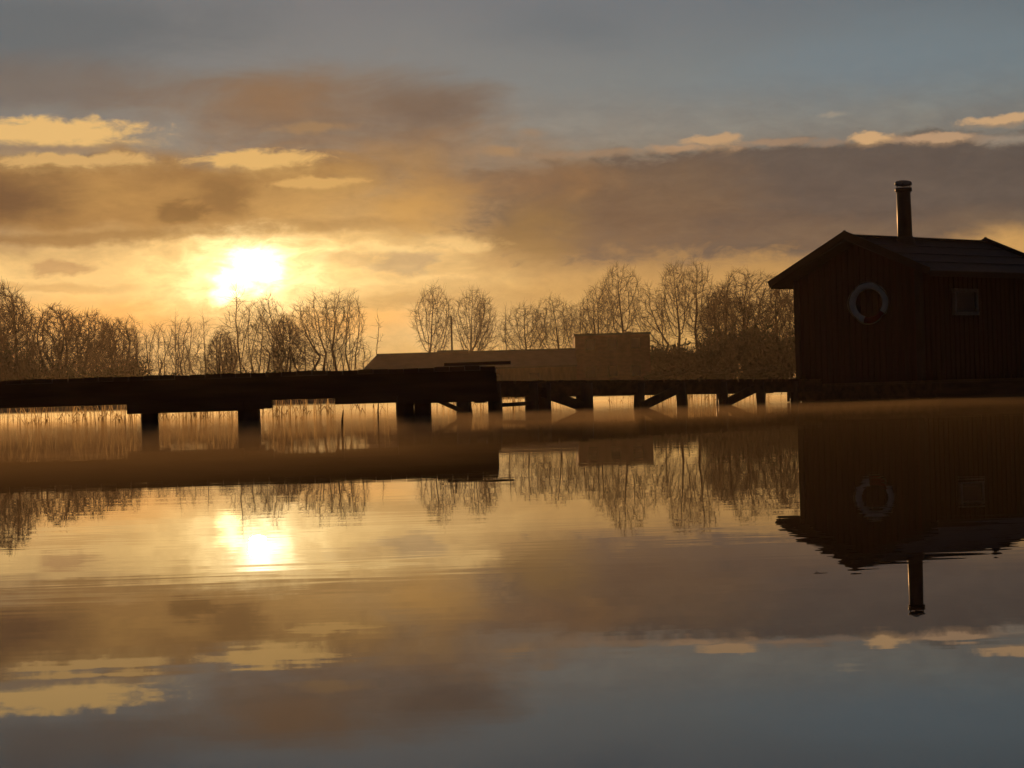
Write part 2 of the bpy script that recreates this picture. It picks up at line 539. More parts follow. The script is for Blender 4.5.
volume_prism('haze', [(-450, -150), (450, -150), (450, 430), (-450, 430)], -2.8, 24, (0.94, 0.80, 0.66), 0.00008, 0.68,
             'thin evening haze over the whole lake and shore')
MIST = (0.97, 0.72, 0.42)  # orange of the low sunlight is put into the mist's own colour
volume_prism('mist', [(-160, 2.5), (160, 2.5), (160, 150), (-160, 150)], -0.5, 0.045, MIST, 0.009, 0.0, 'thin veil of golden mist lying on the lake surface')
# uneven drifts of thicker mist, thinning out towards the hut
_rm = random.Random(14)
for cx, cy, rx, ry, zt_, dn in ((-4.0, 14, 4.2, 11, .092, .017), (-9.5, 18, 7, 14, .10, .020), (-1.4, 20, 3.0, 9, .082, .015), (-6.0, 24, 5.0, 6, .11, .012),
                                (0.5, 22, 2.6, 5.5, .070, .012), (2.2, 25, 2.9, 4.5, .058, .009), (-2.6, 8.5, 2.2, 5.2, .066, .014), (4.6, 28, 4.6, 4.2, .050, .006),
                                (9.5, 30, 4.5, 3.4, .045, .005)):
    pts_ = []
    for q in range(18):
        a_ = q * math.tau / 18
        k_ = 1 + _rm.uniform(-.16, .16)
        pts_.append((cx + rx * k_ * math.cos(a_), max(2.8, cy + ry * k_ * math.sin(a_))))
    volume_prism('mist_bank', pts_, -0.45 - 0.01 * _rm.random(), zt_, MIST, dn * 1.35, 0.0, 'drifting patch of golden mist lying on the water before the piers')
volume_prism('distant_mist', [(-150, 28.6), (-3, 28.6), (-0.6, 34), (5, 46), (150, 46), (150, 160), (-150, 160)], -0.4, 0.245, (0.84, 0.88, 0.74), 0.0075, 0.55, 'sunlit mist lying on the far half of the lake')


# ------------------------------------------------------------------ hut on its raft
def make_hut():
    a = R(40)
    pk = at(845, 232, 38.0)
    v = Vector((math.cos(a), math.sin(a), 0)); u = Vector((math.sin(a), -math.cos(a), 0))
    HW, OH, GO = 1.46, 0.47, 0.27       # half width of the wall, eave and gable overhang
    base = Vector((pk.x, pk.y, 0)) + v * GO
    root = empty('floating_hut', base, a)
    tag(root, 'dark wooden sauna hut with felt gable roof standing on a raft at the pier end', 'hut')
    # local frame: x along the ridge (away), y to the left along the gable (-u)
    L = 3.8
    ZD = 0.34                            # deck height
    ZP = pk.z - 0.08                     # ridge underside
    pitch = 0.775 / (HW + OH)
    # walls: boards as geometry
    w = MB()
    zs = ZD
    ze = ZP - 0.14 - pitch * HW
    prof = [(-HW, zs), (HW, zs), (HW, ze), (0, ZP - 0.14), (-HW, ze)]
    n = len(prof)
    w.poly([(0, y, z) for y, z in prof] + [(L, y, z) for y, z in prof],
           [(0, 1, 2, 3, 4)[::-1], (5, 6, 7, 8, 9)] + [(i, (i + 1) % n, n + (i + 1) % n, n + i) for i in range(n)])
    y = -HW + 0.07
    while y < HW:
        w.box(-0.022, -0.002, y - 0.02, y + 0.02, zs, ZP - 0.17 - pitch * abs(y))
        y += 0.145
    x = 0.07
    while x < L:
        for s in (-1, 1):
            w.box(x - 0.02, x + 0.02, s * (HW + 0.012) - 0.010, s * (HW + 0.012) + 0.010, zs, ze - 0.03)
        x += 0.145
    wall = w.build('wall', M['hut_wood'], root)
    for sx in (0, L):
        for sy in (-1, 1):
            cb = MB().box(sx - 0.045 if sx == 0 else sx - 0.06, sx + 0.06 if sx == 0 else sx + 0.045, sy * HW - 0.06 + sy * 0.035, sy * HW + 0.06 + sy * 0.035, zs, ze - 0.02)
            cb.build('corner_board', M['trim'], wall)
    # roof slabs
    r = MB()
    x0, x1 = -GO, L + GO
    ey = HW + OH
    for s in (-1, 1):
        zt, zb = ZP, ZP - 0.08
        p = []
        for xx in (x0, x1):
            p += [(xx, 0, zt), (xx, s * ey, zt - pitch * ey), (xx, s * ey, zb - pitch * ey), (xx, 0, zb)]
        r.poly(p, [(0, 1, 2, 3), (7, 6, 5, 4), (0, 4, 5, 1), (1, 5, 6, 2), (2, 6, 7, 3), (3, 7, 4, 0)])
        for k in range(1, 4):            # felt laps
            q = ey * k / 4
            r.beam((x0 + 0.02, s * q, zt - pitch * q + 0.006), (x1 - 0.02, s * q, zt - pitch * q + 0.006), 0.05, 0.012)
    roof = r.build('roof', M['felt'], root)
    rc = MB().beam((x0 + 0.1, 0, ZP + 0.012), (x1 - 0.1, 0, ZP + 0.012), 0.26, 0.035)
    rc.build('ridge_cap', M['felt'], roof)
    for xx in (x0 - 0.016, x1 + 0.016):
        b = MB()
        for s in (-1, 1):
            b.beam((xx, s * -0.045, ZP + 0.03 + pitch * 0.045), (xx, s * (ey + 0.04), ZP - 0.01 - pitch * (ey + 0.04)), 0.03, 0.14)
        b.build('barge_board', M['trim'], roof)
    for s in (-1, 1):
        MB().box(x0 + 0.02, x1 - 0.02, s * (ey + 0.014) - 0.012, s * (ey + 0.014) + 0.012, ZP - pitch * ey - 0.11, ZP - pitch * ey - 0.02).build('fascia', M['trim'], roof)
    # window in the long side that faces us (right-hand side, y negative)
    def window(px, py, w_, h_):
        D = ray(px, py); o = Vector((0, 0, CAM_H))
        p0 = base + u * HW
        t_ = (p0 - o).dot(u) / D.dot(u)
        hit = o + D * t_ - base
        cx, cz = hit.dot(v), hit.z
        f = MB(); yy = -HW - 0.045; b = 0.062
        f.box(cx - w_ / 2, cx + w_ / 2, yy - 0.02, yy + 0.045, cz + h_ / 2 - b, cz + h_ / 2)
        f.box(cx - w_ / 2, cx + w_ / 2, yy - 0.03, yy + 0.045, cz - h_ / 2, cz - h_ / 2 + b)
        f.box(cx - w_ / 2, cx - w_ / 2 + b, yy - 0.018, yy + 0.043, cz - h_ / 2 + b, cz + h_ / 2 - b)
        f.box(cx + w_ / 2 - b, cx + w_ / 2, yy - 0.018, yy + 0.043, cz - h_ / 2 + b, cz + h_ / 2 - b)
        wn = f.build('window', M['frame'], root)
        g = MB().box(cx - w_ / 2 + b, cx + w_ / 2 - b, yy + 0.005, yy + 0.02, cz - h_ / 2 + b, cz + h_ / 2 - b)
        g.build('pane', M['glass'], wn)
    window(964, 302, 0.72, 0.50)
    # flue
    D = ray(905, 237); o = Vector((0, 0, CAM_H))
    cy = -0.19                           # on the near slope just below the ridge
    t_ = (base - u * cy - o).dot(u) / D.dot(u)
    cx = (o + D * t_ - base).dot(v)
    zb = ZP - pitch * abs(cy)
    top = zb + 1.08
    c = MB().tube([(cx, cy, zb - 0.3), (cx, cy, zb + 0.5), (cx - 0.004, cy, top - 0.09)], [0.145, 0.14, 0.133], 24)
    c.tube([(cx, cy, zb - 0.09), (cx, cy, zb + 0.04), (cx, cy, zb + 0.10)], [0.22, 0.185, 0.148], 24, False)
    c.tube([(cx, cy, top - 0.11), (cx, cy, top - 0.035)], [0.163, 0.163], 24)
    ch = c.build('chimney', M['steel'], roof, True)
    k = MB()
    for an in range(4):
        dx, dy = 0.12 * math.cos(an * 1.57 + 0.6), 0.12 * math.sin(an * 1.57 + 0.6)
        k.beam((cx + dx, cy + dy, top - 0.05), (cx + dx, cy + dy, top + 0.05), 0.016, 0.016)
    tl = 0.05
    k.tube([(cx + 0.006, cy + 0.006, top + 0.035), (cx - 0.004, cy - 0.004, top + 0.07)], [0.168, 0.160], 24)
    k.build('chimney_cap', M['steel'], roof)
    # raft
    d = MB()
    rx0, rx1, ry0, ry1 = -0.36, L + 0.9, -HW - 0.75, HW + 0.10
    y = ry0
    while y < ry1 - 0.05:
        d.box(rx0, rx1, y, min(y + 0.138, ry1), ZD - 0.045, ZD)
        y += 0.145
    d.box(rx0 + 0.02, rx1 - 0.02, ry0 + 0.02, ry0 + 0.08, ZD - 0.325, ZD - 0.048)
    d.box(rx0 + 0.02, rx1 - 0.02, ry1 - 0.08, ry1 - 0.02, ZD - 0.325, ZD - 0.048)
    d.box(rx0 + 0.02, rx0 + 0.08, ry0 + 0.083, ry1 - 0.083, ZD - 0.325, ZD - 0.048)
    d.box(rx1 - 0.08, rx1 - 0.02, ry0 + 0.083, ry1 - 0.083, ZD - 0.325, ZD - 0.048)
    rf = d.build('raft_deck', M['old_wood'], root)
    for i in range(4):
        yy = ry0 + 0.45 + i * (ry1 - ry0 - 0.9) / 3
        MB().tube([(rx0 + 0.12, yy, 0.0), (rx1 - 0.12, yy, 0.0)], [0.14, 0.14], 20).build('float', M['float'], rf, False)
    # lifebuoy: a thing of its own, hung on the gable
    D = ray(869, 303)
    t_ = (base - v * 0.16 - o).dot(v) / D.dot(v)
    lb = o + D * t_
    bu = empty('lifebuoy', lb, a + R(20))
    tag(bu, 'pale ring lifebuoy with a dark lower segment hung on the gable wall of the hut', 'lifebuoy')
    b = MB()
    RR, rr, ns, nr = 0.325, 0.062, 64, 14
    pts = [(rr * 0.75 * math.cos(q * math.tau / nr), (RR + rr * math.sin(q * math.tau / nr)) * math.cos(p * math.tau / ns),
            (RR + rr * math.sin(q * math.tau / nr)) * math.sin(p * math.tau / ns)) for p in range(ns) for q in range(nr)]
    base_i = len(b.v)
    b.v += pts
    for p in range(ns):
        ang = (p + 0.5) / ns * 360
        dark = 252 < ang < 318         # lower right as seen (y runs left)
        # seen from the front, +y is to the left, so the lower right has y negative
        for q in range(nr):
            b.f.append((p * nr + q, p * nr + (q + 1) % nr, ((p + 1) % ns) * nr + (q + 1) % nr, ((p + 1) % ns) * nr + q))
            ya, za = math.cos(R(ang)), math.sin(R(ang))
            dd = (math.degrees(math.atan2(za, ya)) % 360)
            b.m.append(1 if 216 < dd < 285 else 0)
    b.build('ring', [M['white'], M['red']], bu, True)
    MB().tube([((-0.045), (RR + 0.045 + 0.035 * abs(math.sin(2 * p * math.tau / 48))) * math.cos(p * math.tau / 48 + 0.78),
                (RR + 0.045 + 0.03 * abs(math.sin(2 * p * math.tau / 48))) * math.sin(p * math.tau / 48 + 0.78)) for p in range(49)], 0.010, 6).build('grab_line', M['rope'], bu)
    return root


make_hut()


# ------------------------------------------------------------------ piers
def plank_run(mb, a, b, w, z, th, step=0.145, gap=0.008, jig=None, rn=random.Random(8)):
    """cross planks along a->b (2D), half width each side w"""
    a, b = Vector((a[0], a[1], 0)), Vector((b[0], b[1], 0))
    t = (b - a); Ln = t.length; t.normalize(); s = Vector((-t.y, t.x, 0))
    n = int(Ln / step)
    for i in range(n):
        c = a + t * (i * step + step / 2)
        e = rn.uniform(-0.025, 0.025)
        dz = rn.uniform(-0.006, 0.006)
        mb.beam(c - s * (w + e) + Vector((0, 0, z - th / 2 + dz)), c + s * (w - e) + Vector((0, 0, z - th / 2 + dz)), step - gap, th)


def z_at(py_from_horizon, d):
    return CAM_H + py_from_horizon * d / F


def near_pier():
    dA = 19.0
    xl, xr = xat(-420, dA), xat(497, dA)
    root = empty('wooden_pier', ((xl + xr) / 2, dA + 0.9, 0))
    tag(root, 'broad low timber pier with deep side beams on the left, ending in mid water', 'pier')
    off = Vector(root.location)
    def loc(p): return Vector(p) - off
    zt = CAM_H + 0.335
    yF, yB = dA, dA + 1.8
    d = MB(); plank_run(d, loc((xl, yF + 0.9, 0))[:2], loc((xr + 0.03, yF + 0.9, 0))[:2], 0.93, zt, 0.04)
    # the one plank that sticks out past the end
    p = loc((xr, yF + 0.06, zt + 0.025)); d.beam(p + Vector((-0.5, 0, 0)), p + Vector((0.13, 0.0, 0)), 0.12, 0.03)
    d.build('deck', M['old_wood'], root)
    for yy in (yF + 0.035, yB - 0.035):
        b = MB()
        q0, q1 = loc((xl, yy, zt - 0.043 - 0.1075)), loc((xr - 0.02, yy, zt - 0.043 - 0.1075))
        b.beam(q0, q1, 0.06, 0.215)
        b.build('side_beam', M['old_wood'], root)
    # lower beams: short lengths spiked under the side beam
    for x0, x1, dz in ((126, 242, 0.095), (243, 271, 0.082), (334, 396, 0.062), (397, 499, 0.076)):
        a, b = xat(x0, yF), xat(x1, yF)
        lo = MB().beam(loc((a, yF + 0.04, zt - 0.261 - dz / 2)), loc((b, yF + 0.04, zt - 0.261 - dz / 2)), 0.09, dz)
        lo.build('lower_beam', M['old_wood'], root)
    for px in (150, 248, 414, 480):
        xx = xat(px, yF + 0.9)
        cr = MB().beam(loc((xx, yF + 0.09, zt - 0.305)), loc((xx, yB - 0.08, zt - 0.305)), 0.10, 0.09)
        cr.build('cross_beam', M['old_wood'], root)
    rn = random.Random(3)
    for px, w in ((-330, 17), (-200, 20), (-70, 18), (150, 17), (248, 22), (406, 18), (423, 18)):
        for yy in (yF + 0.12, yB - 0.14):
            xx = xat(px, yy, 0.1)
            if yy > yF + 1: xx += rn.uniform(-0.03, 0.03) - (0.0)
            r_ = w * dA / F / 2
            pts = [loc((xx + rn.uniform(-.01, .01), yy, z)) for z in (-1.7, -0.2, zt - 0.262)]
            MB().tube(pts, [r_ * 1.05, r_, r_ * 0.97], 14).build('post', M['post_wood'], root, True)
    return root


near_pier()


def far_pier():
    A = Vector((xat(440, 30.6), 30.6, 0)); B = Vector((xat(796, 38.2), 38.2, 0))
    t = (B - A).normalized(); s = Vector((-t.y, t.x, 0))
    root = empty('plank_footbridge', (A + B) / 2)
    tag(root, 'narrow plank walkway on braced posts leading to the hut', 'footbridge')
    off = Vector(root.location)
    def zt(p):
        k = (p - A).dot(t) / (B - A).length
        return 0.515 - 0.085 * k
    d = MB()
    Ln = (B - A).length
    rn = random.Random(12)
    n = int(Ln / 0.15)
    for i in range(n):
        c = A + t * (i * 0.15 + 0.075)
        z = zt(c) - 0.02 + rn.uniform(-0.004, 0.004)
        e = rn.uniform(-.02, .02)
        d.beam(c - s * (0.6 + e) - off + Vector((0, 0, z)), c + s * (0.6 - e) - off + Vector((0, 0, z)), 0.142, 0.04)
    d.build('deck', M['old_wood'], root)
    for k in (-0.55, 0.55):
        b = MB()
        p, q = A + s * k, B + s * k
        b.beam(p - off + Vector((0, 0, zt(A) - 0.042 - 0.10)), q - off + Vector((0, 0, zt(B) - 0.042 - 0.10)), 0.06, 0.20)
        b.build('side_beam', M['old_wood'], root)

    def on_line(px, k):
        """point of the line A->B shifted by k*s seen in photo column px"""
        lo, hi = -0.2, 1.2
        for _ in range(50):
            m_ = (lo + hi) / 2
            p = A + (B - A) * m_ + s * k
            if xat(px, p.y, 0.2) > p.x: lo = m_
            else: hi = m_
        return A + (B - A) * lo + s * k
    # front side is the one nearer the camera
    kf = 0.55 if (A + s * 0.55).y < (A - s * 0.55).y else -0.55
    rn = random.Random(5)
    cols = [(462, 13), (494, 14), (538, 26), (584, 17), (639.5, 11), (680.5, 10), (722.5, 10), (760.5, 9), (794, 8)]
    fr = []
    for px, w in cols:
        p = on_line(px, kf)
        fr.append(p)
        r_ = w * p.y / F / 2
        if w > 20:                                   # two posts side by side
            for dp in (-6.5, 6.5):
                q = on_line(px + dp, kf)
                MB().tube([Vector((q.x, q.y, z)) - off for z in (-1.7, 0, zt(q) - 0.045)], [r_ * .55, r_ * .52, r_ * .5], 12).build('post', M['post_wood'], root, True)
        else:
            MB().tube([Vector((p.x + rn.uniform(-.015, .015), p.y, z)) - off for z in (-1.7, 0, zt(p) - 0.045)], [r_ * 1.05, r_, r_ * .97], 12).build('post', M['post_wood'], root, True)
        q = on_line(px + rn.uniform(-3, 3), -kf)
        r2 = min(r_, 0.10)
        MB().tube([Vector((q.x + rn.uniform(-.03, .03), q.y, z)) - off for z in (-1.7, 0, zt(q) - 0.045)], [r2 * 1.05, r2, r2 * .97], 12).build('post', M['post_wood'], root, True)
    k2 = kf + (0.07 if kf > 0 else -0.07)
    def brace(px0, h0, px1, h1, wd=0.10):
        a, b = on_line(px0, k2), on_line(px1, k2)
        MB().beam(Vector((a.x, a.y, h0)) - off, Vector((b.x, b.y, h1)) - off, 0.035, wd).build('brace', M['old_wood'], root)
    brace(437, 0.24, 462, 0.06, .06)
    brace(494, 0.13, 538, 0.15, .06)
    brace(541, 0.32, 590, 0.02, .16)
    brace(640, 0.02, 682, 0.34, .15)
    brace(723, 0.02, 762, 0.34, .15)
    return root


far_pier()


# ------------------------------------------------------------------ reeds
def reed_bed(name, label, spots, seed):
    rn = random.Random(seed)
    b = MB()
    for x0, x1, y0, y1, n, h0, h1 in spots:
        for i in range(n):
            y = rn.uniform(y0, y1)
            x = x0 + (x1 - x0) * (rn.random() * 0.6 + 0.4 * rn.choice((rn.random(), rn.gauss(.3, .1), rn.gauss(.7, .1))))
            h = rn.uniform(h0, h1)
            lx, ly = rn.gauss(0, .035), rn.gauss(0, .035)
            r = rn.uniform(.002, .005)
            p0 = Vector((x, y, -.3)); p1 = Vector((x + lx * .4, y + ly * .4, h * .55)); p2 = Vector((x + lx * 1.3, y + ly, h))
            fa = rn.gauss(0, .6); wv = Vector((math.cos(fa), math.sin(fa), 0)) * r
            b.poly([p0 - wv, p0 + wv, p1 + wv, p1 - wv, p2 + wv * .4, p2 - wv * .4], [(0, 1, 2, 3), (3, 2, 4, 5)])
            if rn.random() < 0.55:           # a dead leaf
                q = p0.lerp(p1, rn.uniform(.7, 1)); a = rn.uniform(0, math.tau); l = rn.uniform(.08, .22)
                e1 = q + Vector((math.cos(a) * l * .5, math.sin(a) * l * .5, l * .5)); e2 = q + Vector((math.cos(a) * l, math.sin(a) * l, l * rn.uniform(-.4, .5)))
                wv = Vector((-math.sin(a), math.cos(a), 0)) * .006
                b.poly([q - wv, q + wv, e1 + wv, e1 - wv, e2], [(0, 1, 2, 3), (3, 2, 4)])
    tag(b.build(name, M['reed'], None), label, 'reeds', kind='stuff')


reed_bed('reeds', 'dry golden reeds standing in the shallows behind the piers',
         [(xat(-120, 26.5), xat(430, 26.5), 25.5, 27.8, 460, .22, .44),
          (xat(380, 36), xat(600, 36), 36, 39, 150, .25, .48),
          (xat(585, 42), xat(800, 42), 42, 45, 240, .28, .5)], 21)
# a few lone stalks in open water
for px, d, h, lb in ((342, 13.2, 0.17, 'lone dark reed stalk poking out of open water in front of the pier'),
                     (378, 18.2, 0.24, 'dark snapped reed stalk just left of the double pier post')):
    x = xat(px, d, 0.05)
    b = MB().tube([(0, 0, -.4), (0.003, 0, h * .6), (0.012, 0, h)], [.008, .007, .003], 6)
    o = b.build('reed_stalk', M['post_wood']); o.location = (x, d, 0)
    tag(o, lb, 'reed')


b = MB().tube([(-.012, 0, .0), (-.003, .004, .0004), (.006, .001, .0002), (.014, .003, .0)], [.0007, .0010, .0009, .0005], 6)
b.tube([(-.003, .004, .0004), (-.006, .010, .0015), (-.004, .014, .004)], [.0009, .0007, .0004], 5)
o = b.build('floating_twig', M['post_wood']); o.location = (xat(820, 2.2, 0), 2.2, 0); o.scale = (0.6, 0.5, 0.4)
tag(o, 'tiny forked twig floating on open water below the hut gable reflection', 'twig')

# ------------------------------------------------------------------ trees
def grow(seed, h, cw, cb, attr=420, stems=1, lean=0.0, top_round=1.0, step=0.40, twigs=2.2, twl=1.0, minr=0.015, shell=0.22):
    """space colonisation: returns (trunk mesh, crown mesh). h height, cw crown width, cb crown base height"""
    rs = np.random.RandomState(seed)
    cz, rz, rx = (h + cb) / 2, (h - cb) / 2, cw / 2
    A = []
    while len(A) < attr:
        p = rs.uniform(-1, 1, 3)
        r_ = math.sqrt((p ** 2).sum())
        if r_ > 1 or r_ < 0.05: continue
        if rs.rand() < shell: p = p / r_ * rs.uniform(.82, 1.0)
        # lobed outline
        an = math.atan2(p[1], p[0])
        k = 0.80 + 0.20 * math.sin(3 * an + seed) * math.cos(2.3 * p[2] + seed)
        taper = 1.0 - (1 - top_round) * max(0, p[2]) + ((-0.42 + 0.42 * min(1.0, (p[2] + 1) / 1.15)) if top_round == 1.0 else 0)
        A.append((p[0] * rx * k * taper, p[1] * rx * k * taper, cz + p[2] * rz * (0.9 + 0.1 * k)))
    A = np.array(A)
    pos, par = [], []
    for s in range(stems):
        b = np.array([0, 0, -0.3]); so_ = rs.uniform(-1, 1, 2) * (stems > 1)
        dirv = np.array([rs.normal(0, .03 + lean) + so_[0] * .22, rs.normal(0, .06) + so_[1] * .22, 1.0])
        dirv /= np.linalg.norm(dirv)
        pp = -1
        z_stop = cb + (0.08 + 0.14 * rs.rand()) * (h - cb) if stems == 1 else cb + 0.2 * (h - cb)
        p = b.copy()
        while p[2] < z_stop:
            pos.append(p.copy()); par.append(pp); pp = len(pos) - 1
            dirv = dirv + rs.normal(0, .05, 3); dirv[2] = max(dirv[2], .8); dirv /= np.linalg.norm(dirv)
            p = p + dirv * step
    alive = np.ones(len(A), bool)
    P = np.array(pos)
    dmin = np.full(len(A), 1e9); near = np.zeros(len(A), int)
    for i in range(len(P)):
        d = np.linalg.norm(A - P[i], axis=1); m = d < dmin; dmin[m] = d[m]; near[m] = i
    for it in range(160):
        idx = np.where(alive)[0]
        if len(idx) == 0 or len(pos) > 4200: break
        new = {}
        for j in idx:
            i = near[j]
            vv = A[j] - pos[i]; vv = vv / (np.linalg.norm(vv) + 1e-6)
            new.setdefault(i, []).append(vv)
        start = len(pos)
        for i, vs in new.items():
            dv = np.sum(vs, 0) + rs.normal(0, .12, 3) + np.array([0, 0, .12])
            dv /= np.linalg.norm(dv) + 1e-6
            pos.append(pos[i] + dv * step); par.append(i)
        for i in range(start, len(pos)):
            d = np.linalg.norm(A - pos[i], axis=1); m = d < dmin; dmin[m] = d[m]; near[m] = i
        alive &= dmin > step * 1.1
    n = len(pos)
    kids = [[] for _ in range(n)]
    for i, p in enumerate(par):
        if p >= 0: kids[p].append(i)
    rad = np.zeros(n)
    for i in range(n - 1, -1, -1):
        rad[i] = max(minr, (sum(rad[k] ** 2.05 for k in kids[i])) ** (1 / 2.05))
    # children always come after parents, so the loop above is enough
    maxr = 0.017 * h + 0.05
    rad = np.minimum(rad, maxr * (1.0 if stems == 1 else .6))
    T, Cw = MB(), MB()
    for i in range(n):
        p = par[i]
        if p < 0: continue
        r0, r1 = max(rad[i], rad[p] * .85 if len(kids[p]) < 2 else rad[i] * 1.1), rad[i]
        big = rad[i] > 0.085
        (T if big else Cw).tube([pos[p], pos[i]], [r0, r1], 6 if big else 3, False)
        if rad[i] < 0.07 and pos[i][2] > cb * .7:
            k = int(twigs) + (rs.rand() < twigs % 1)
            d0 = pos[i] - pos[p]; d0 = d0 / (np.linalg.norm(d0) + 1e-6)
            for _ in range(k):
                dv = d0 * 1.0 + rs.normal(0, .45, 3) + np.array([0, 0, .2]); dv /= np.linalg.norm(dv)
                l = twl * rs.uniform(.5, 1.3)
                mid = pos[i] + dv * l * .5 + rs.normal(0, .05, 3)
                end = mid + (dv + rs.normal(0, .2, 3)) * l * .5
                Cw.tube([pos[i], mid, end], [minr * .8, minr * .65, minr * .35], 3, False)
    return T, Cw


VAR = {}
def variant(key, **k):
    T, Cw = grow(**k)
    VAR[key] = (T.mesh('trunk', M['bark'], True), Cw.mesh('crown', M['twig']), k['h'], k['cw'])

variant('round_a', seed=1, h=17, cw=8.6, cb=4.5, attr=900, twigs=3.4, twl=1.1)
variant('round_b', seed=2, h=17, cw=7.6, cb=5.5, attr=800, twigs=3.4, twl=1.1)
variant('round_c', seed=3, h=15, cw=8.5, cb=3.5, attr=850, twigs=3.4, twl=1.1)
variant('narrow_a', seed=4, h=17, cw=6.0, cb=5.0, attr=700, twigs=3.4, twl=1.1)
variant('narrow_b', seed=5, h=16, cw=5.2, cb=4.0, attr=620, top_round=.8, twigs=3.4, twl=1.1)
variant('spread_a', seed=6, h=13, cw=9.0, cb=2.5, attr=850, lean=.12, twigs=3.4, twl=1.1)
variant('spread_b', seed=7, h=12, cw=7.0, cb=2.5, attr=700, lean=.15, twigs=3.4, twl=1.1)
variant('broad', seed=8, h=14, cw=12.0, cb=1.2, attr=1400, twigs=4.0)
variant('dense_a', seed=9, h=13, cw=8.0, cb=1.0, attr=1300, stems=3, twigs=5, twl=1.0, minr=.022, top_round=.96)
variant('dense_b', seed=10, h=12, cw=7.0, cb=0.8, attr=1200, stems=3, twigs=5, twl=1.0, minr=.022, top_round=.96)
variant('stems_a', seed=11, h=11, cw=5.5, cb=2.2, attr=420, stems=4, twigs=2.4)
variant('stems_b', seed=12, h=12, cw=5.0, cb=3.0, attr=400, stems=3, twigs=2.4)
variant('slim_a', seed=13, h=12, cw=3.2, cb=2.5, attr=220, twigs=2.8, top_round=.35)
variant('slim_b', seed=14, h=11, cw=2.6, cb=3.0, attr=180, twigs=2.6, top_round=.4)
variant('wisp', seed=15, h=9, cw=1.8, cb=4.5, attr=40, twigs=1.2, twl=.6)


def tree(key, px, top, d, wpx=None, rz=None, label='', group=None, name='bare_tree', rn=random.Random(77)):
    tm, cm, h, cw = VAR[key]
    p = at(px, top, d)
    gz = ground_z(p.x, d)
    sz = (p.z - gz) / h
    sx = sz if wpx is None else (wpx * 1.36 * d / F) / cw
    x = xat(px, d, 2.0)
    o = empty(name, (x, d, gz), rn.uniform(0, 6.28) if rz is None else rz)
    o.scale = (sx, sx, sz)
    tag(o, label, 'tree', group)
    for nme, me in (('trunk', tm), ('crown', cm)):
        c = bpy.data.objects.new(nme, me); C.objects.link(c); c.parent = o
    return o


GR = 'bare trees behind the low buildings'
right = [
    ('round_c', 437, 285, 262, 40, 'round bare tree leftmost of the pair above the long low barn roof'),
    ('spread_a', 474, 288, 262, 38, 'round bare tree with a pole beside it, right of the pair above the barn'),
    ('narrow_b', 487, 291, 268, 24, 'narrow bare tree tucked against the right side of the barn pair'),
    ('slim_a', 508, 306, 258, 16, 'short slim bare tree just right of the barn pair, before the wide gap'),
    ('spread_a', 527, 303, 256, 46, 'low leaning bare tree with forked trunk over the barn right end'),
    ('round_c', 555, 296, 258, 44, 'bare tree with straight trunk between the leaning tree and the flat roofed house'),
    ('spread_b', 582, 302, 262, 34, 'low bushy bare tree behind the left corner of the flat roofed house'),
    ('round_c', 600, 285, 256, 40, 'bare tree rising over the left half of the flat roofed house'),
    ('round_a', 622, 265, 254, 44, 'tall domed bare tree over the middle of the flat roofed house'),
    ('narrow_b', 652, 281, 258, 32, 'smaller bare tree between the domed tree and the tall twin trees'),
    ('slim_a', 664, 290, 262, 20, 'slim bare tree close to the left side of the tall twin trees'),
    ('round_b', 679, 261, 252, 36, 'left one of the tall twin bare trees with domed crowns'),
    ('narrow_a', 699, 260, 252, 34, 'right one of the tall twin bare trees with domed crowns'),
    ('spread_b', 716, 284, 258, 34, 'low bare tree filling the gap right of the tall twin trees'),
    ('broad', 750, 268, 246, 84, 'broad dense dusky tree nearest to the hut left eave'),
    ('dense_a', 790, 275, 250, 60, 'dense tree half hidden behind the hut left wall'),
    ('dense_b', 730, 290, 240, 60, 'dense low tree in front of the broad tree by the hut'),
]
for i, (k, px, top, d, w, lb) in enumerate(right):
    tree(k, px, top, d, w, None, lb, GR)
GL = 'bare trees of the left wood'
